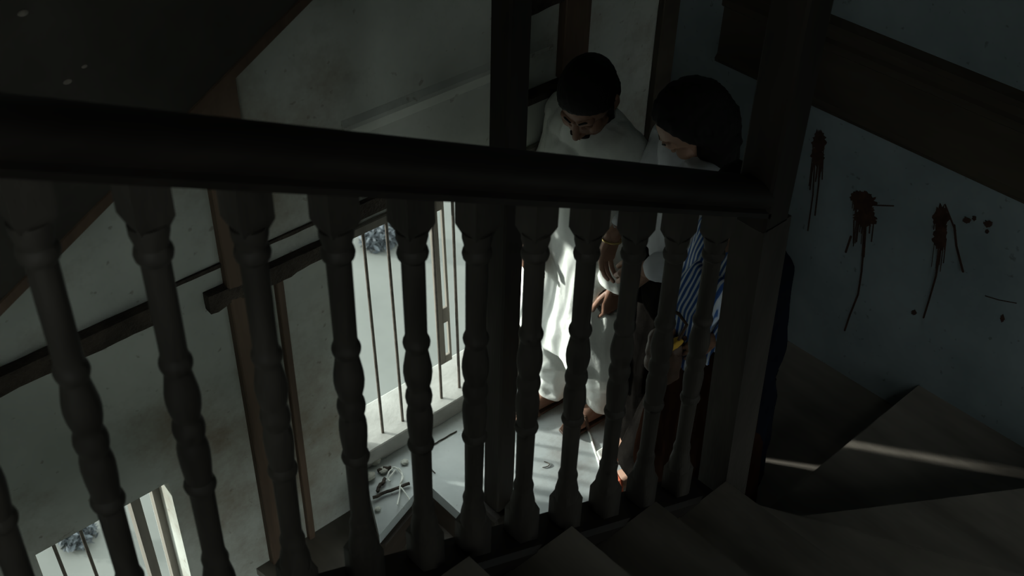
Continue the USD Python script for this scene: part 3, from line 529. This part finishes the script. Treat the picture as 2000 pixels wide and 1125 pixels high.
bl = union([torso_shell([(1.07, -.01, .11, .056), (1.0, -.01, .065, .105), (.88, -.02, .06, .115), (.70, -.02, .07, .13)]), hull(((-.01, .125, 1.072), .055), ((.0, .175, .88), .052)), hull(((.0, .175, .88), .05), (tuple(lw * .7 + np.array([.0, .175, .88]) * .3), .042)), hull(((-.01, -.125, 1.072), .055), ((.0, -.175, .88), .052)), hull(((.0, -.175, .88), .05), (tuple(rw * .7 + np.array([.0, -.175, .88]) * .3), .042)),
            hull(((.16, .06, .90), .03), ((.16, -.08, .90), .03), ((.10, .06, 1.0), .03), ((.10, -.06, 1.0), .03), ((.17, .05, .72), .03), ((.17, -.07, .72), .03))])
bl -= box(-1, 1, -1, 1, -1, .70)
obj('striped_blouse', smooth_mesh(bl, .012, 3, folds(12, 4, .022, 31)), 'striped_cloth', pc, smooth=True)
sk = torso_shell([(.72, -.02, .07, .128), (.55, -.01, .09, .145), (.10, .0, .11, .17)]) - box(-1, 1, -1, 1, -1, .05)
obj('skirt', smooth_mesh(sk, .015, 3, folds(10, 2, .04, 33)), 'brown_cloth', pc, smooth=True)
sw = union([hull(((-.06, .12, 1.06), .06), ((-.06, -.12, 1.06), .06), ((-.12, .13, .60), .065), ((-.12, -.13, .60), .065)), hull(((-.12, .13, .60), .065), ((-.12, -.13, .60), .065), ((-.17, .14, .30), .05), ((-.17, -.10, .30), .05)), hull(((-.17, .14, .30), .05), ((-.17, -.05, .30), .05), ((-.22, .14, .05), .022))])
sw = union([sw, hull(((-.05, .15, 1.06), .062), ((-.06, .18, .80), .06), ((.05, .19, .78), .045)), hull(((-.06, .18, .80), .06), ((.05, .19, .78), .045), ((-.08, .17, .20), .06), ((.03, .18, .25), .045)), hull(((-.05, .13, 1.07), .062), ((.02, .15, 1.05), .058), ((-.03, .19, .82), .06))])
obj('shawl', smooth_mesh(sw, .014, 3, folds(10, 3, .03, 35)), 'navy_cloth', pc, smooth=True)
bg = thing('bag', 'small brown bag with a yellow top held in front of the blue striped clothes', 'bag', (2.185, 1.425, .285), 172)
UsdGeom.Xformable(bg).AddScaleOp().Set(Gf.Vec3f(.80, .80, .93))
bq = rbox(.205, .285, -.09, .05, .66, .82, .02)
obj('pouch', smooth_mesh(bq, .012, 3, folds(14, 14, .014, 41)), 'leather', bg, smooth=True)
obj('flap', smooth_mesh(hull(((.225, .020, .825), .009), ((.225, .035, .825), .009), ((.270, .020, .825), .009), ((.270, .035, .825), .009), ((.283, .024, .795), .007), ((.283, .034, .795), .007)), .010, 3), 'yellow_cloth', bg, smooth=True)
obj('handle', tube([(.24, -.06, .81), (.22, -.075, .86), (.215, -.06, .89), (.21, -.01, .90), (.215, .04, .89), (.24, .03, .82)], .006, 8), 'leather', bg)

# ------------------------------------------------------------------ small things lying about
def stick(name, p0, p1, r_, m, label, cat='stick'):
    p0, p1 = np.array(p0, float), np.array(p1, float); n = 9
    t = np.linspace(0, 1, n)[:, None]; c = p0 + (p1 - p0) * t
    c[1:-1] += rng.normal(0, r_ * .35, (n - 2, 3)) * [1, 1, .3]
    return obj(name, tube(c, r_ * (1 + .2 * rng.random(n)), 8), m, label=label, cat=cat)
tw = thing('twine', 'tangled loop of white twine on the debris by the window', 'string')
def arc(pts, parent):
    q = [on_z(x, y, .010 + .008 * (k % 2)) for k, (x, y) in enumerate(pts)]; q = np.array(q)
    t = np.linspace(0, len(q) - 1, 6 * len(q)); c = np.stack([np.interp(t, np.arange(len(q)), q[:, k]) for k in range(3)], 1)
    for _ in range(3): c[1:-1] = (c[:-2] + 2 * c[1:-1] + c[2:]) / 4
    obj('strand', tube(c, .0026, 6), 'twine', parent)
arc([(755, 935), (760, 920), (770, 913), (780, 915), (786, 925), (784, 940), (780, 948), (788, 958), (800, 976)], tw)
arc([(760, 914), (772, 912), (782, 922), (788, 932), (784, 944), (781, 950), (780, 968), (776, 986)], tw)
arc([(772, 918), (764, 928), (757, 936), (762, 940)], tw)
stick('twig', on_z(728, 972, .012), on_z(800, 944, .012), .0055, 'rot_wood_and_shade', 'dark twig across the twine on the landing edge')
stick('twig', on_z(738, 920, .012), on_z(764, 914, .012), .007, 'rot_wood_and_shade', 'short dark twig above the loop of twine')
stick('twig', on_z(736, 960, .012), on_z(752, 934, .012), .006, 'rot_wood_and_shade', 'steep dark twig left of the twine loop')
stick('thin_stick', on_z(846, 868, .004), on_z(892, 842, .004), .0022, 'rot_wood_and_shade', 'long thin stick lying just below the window sill')
stick('thin_stick', on_z(837, 912, .004), on_z(850, 924, .004), .002, 'rot_wood_and_shade', 'tiny thin stick on bare cement left of the square post')
for px, py, q, nm in ((733, 905, .016, 'pale plaster lump beneath the window corner'), (749, 922, .014, 'plaster lump touching the top of the twine loop'), (722, 935, .018, 'largest plaster lump at the debris edge'), (738, 996, .009, 'small plaster crumb near the landing edge'), (790, 905, .012, 'plaster lump between the twine and the sill')):
    e = trimesh.creation.icosphere(3, q); d = e.vertices / q
    e.vertices = d * q * (0.75 + 0.6 * meshkit.fbm(d * 2.2 + px, 3, 2))[:, None] * [1.2, 1, .6]
    c = on_z(px, py, 0.0); c[2] = -e.vertices[:, 2].min(); obj('plaster_lump', T(e, c), 'plaster', label=nm, cat='rubble')
a = np.linspace(math.radians(-70), math.radians(80), 24); c0 = on_z(1057, 907, .003)
obj('bent_wire', tube([c0 + .030 * np.array([.74 * math.cos(t) - .35 * math.sin(t), -.67 * math.cos(t) - .35 * math.sin(t), 0]) for t in a], .0018, 6), 'iron', label='thin bent wire curled on the lit cement floor', cat='wire')
q = np.array([on_z(1146, 834, .003), on_z(1153, 852, .003), on_z(1162, 880, .003), on_z(1170, 903, .003), on_z(1178, 925, .003)])
obj('pale_cord', tube(q, [.004, .0045, .005, .0055, .006], 8), 'twine', label='straight pale cord lying on the lit cement floor', cat='cord')
stick('walking_stick', (2.17, 1.50, .16), (2.24, 1.34, .30), .010, 'frame_wood', 'grey stick leaning low beside the foot of the newel post')
# shrubs outside, seen through the top of the tall window and through the lower one
def shrub(px, py, rad, label):
    c = on_z(px, py, -3.4) + [0, 0, rad * .5]
    t = thing('shrub', label, 'shrub', c)
    rs = np.random.default_rng(int(px)); n = 420
    u1 = rs.normal(0, 1, (n, 3)); u1 /= np.linalg.norm(u1, axis=1, keepdims=True); ctr = u1 * (rs.random((n, 1)) ** .4) * rad * [1, 1, .8]
    v, f = [], []
    for k in range(n):
        a_ = unit(rs.normal(0, 1, 3)); b_ = unit(np.cross(a_, rs.normal(0, 1, 3))); L_, w_ = rad * .22, rad * .09
        i = len(v); v += [ctr[k] - a_ * L_, ctr[k] + b_ * w_, ctr[k] + a_ * L_, ctr[k] - b_ * w_, ctr[k] + np.cross(a_, b_) * w_ * .3]
        f += [[i, i + 1, i + 4], [i + 1, i + 2, i + 4], [i + 2, i + 3, i + 4], [i + 3, i, i + 4]]
    obj('foliage', trimesh.Trimesh(np.array(v), np.array(f), process=False), 'leaf', t, smooth=False)
    obj('stem', tube([(0, 0, -rad * .5), (rad * .03, 0, -rad * .2), (0, 0, rad * .2)], rad * .06, 8), 'rot_wood_and_shade', t)
shrub(744, 474, .22, 'blue-grey shrub outside, seen at the top of the tall window')
shrub(152, 1052, .15, 'blue-grey shrub outside, seen through the lower window')
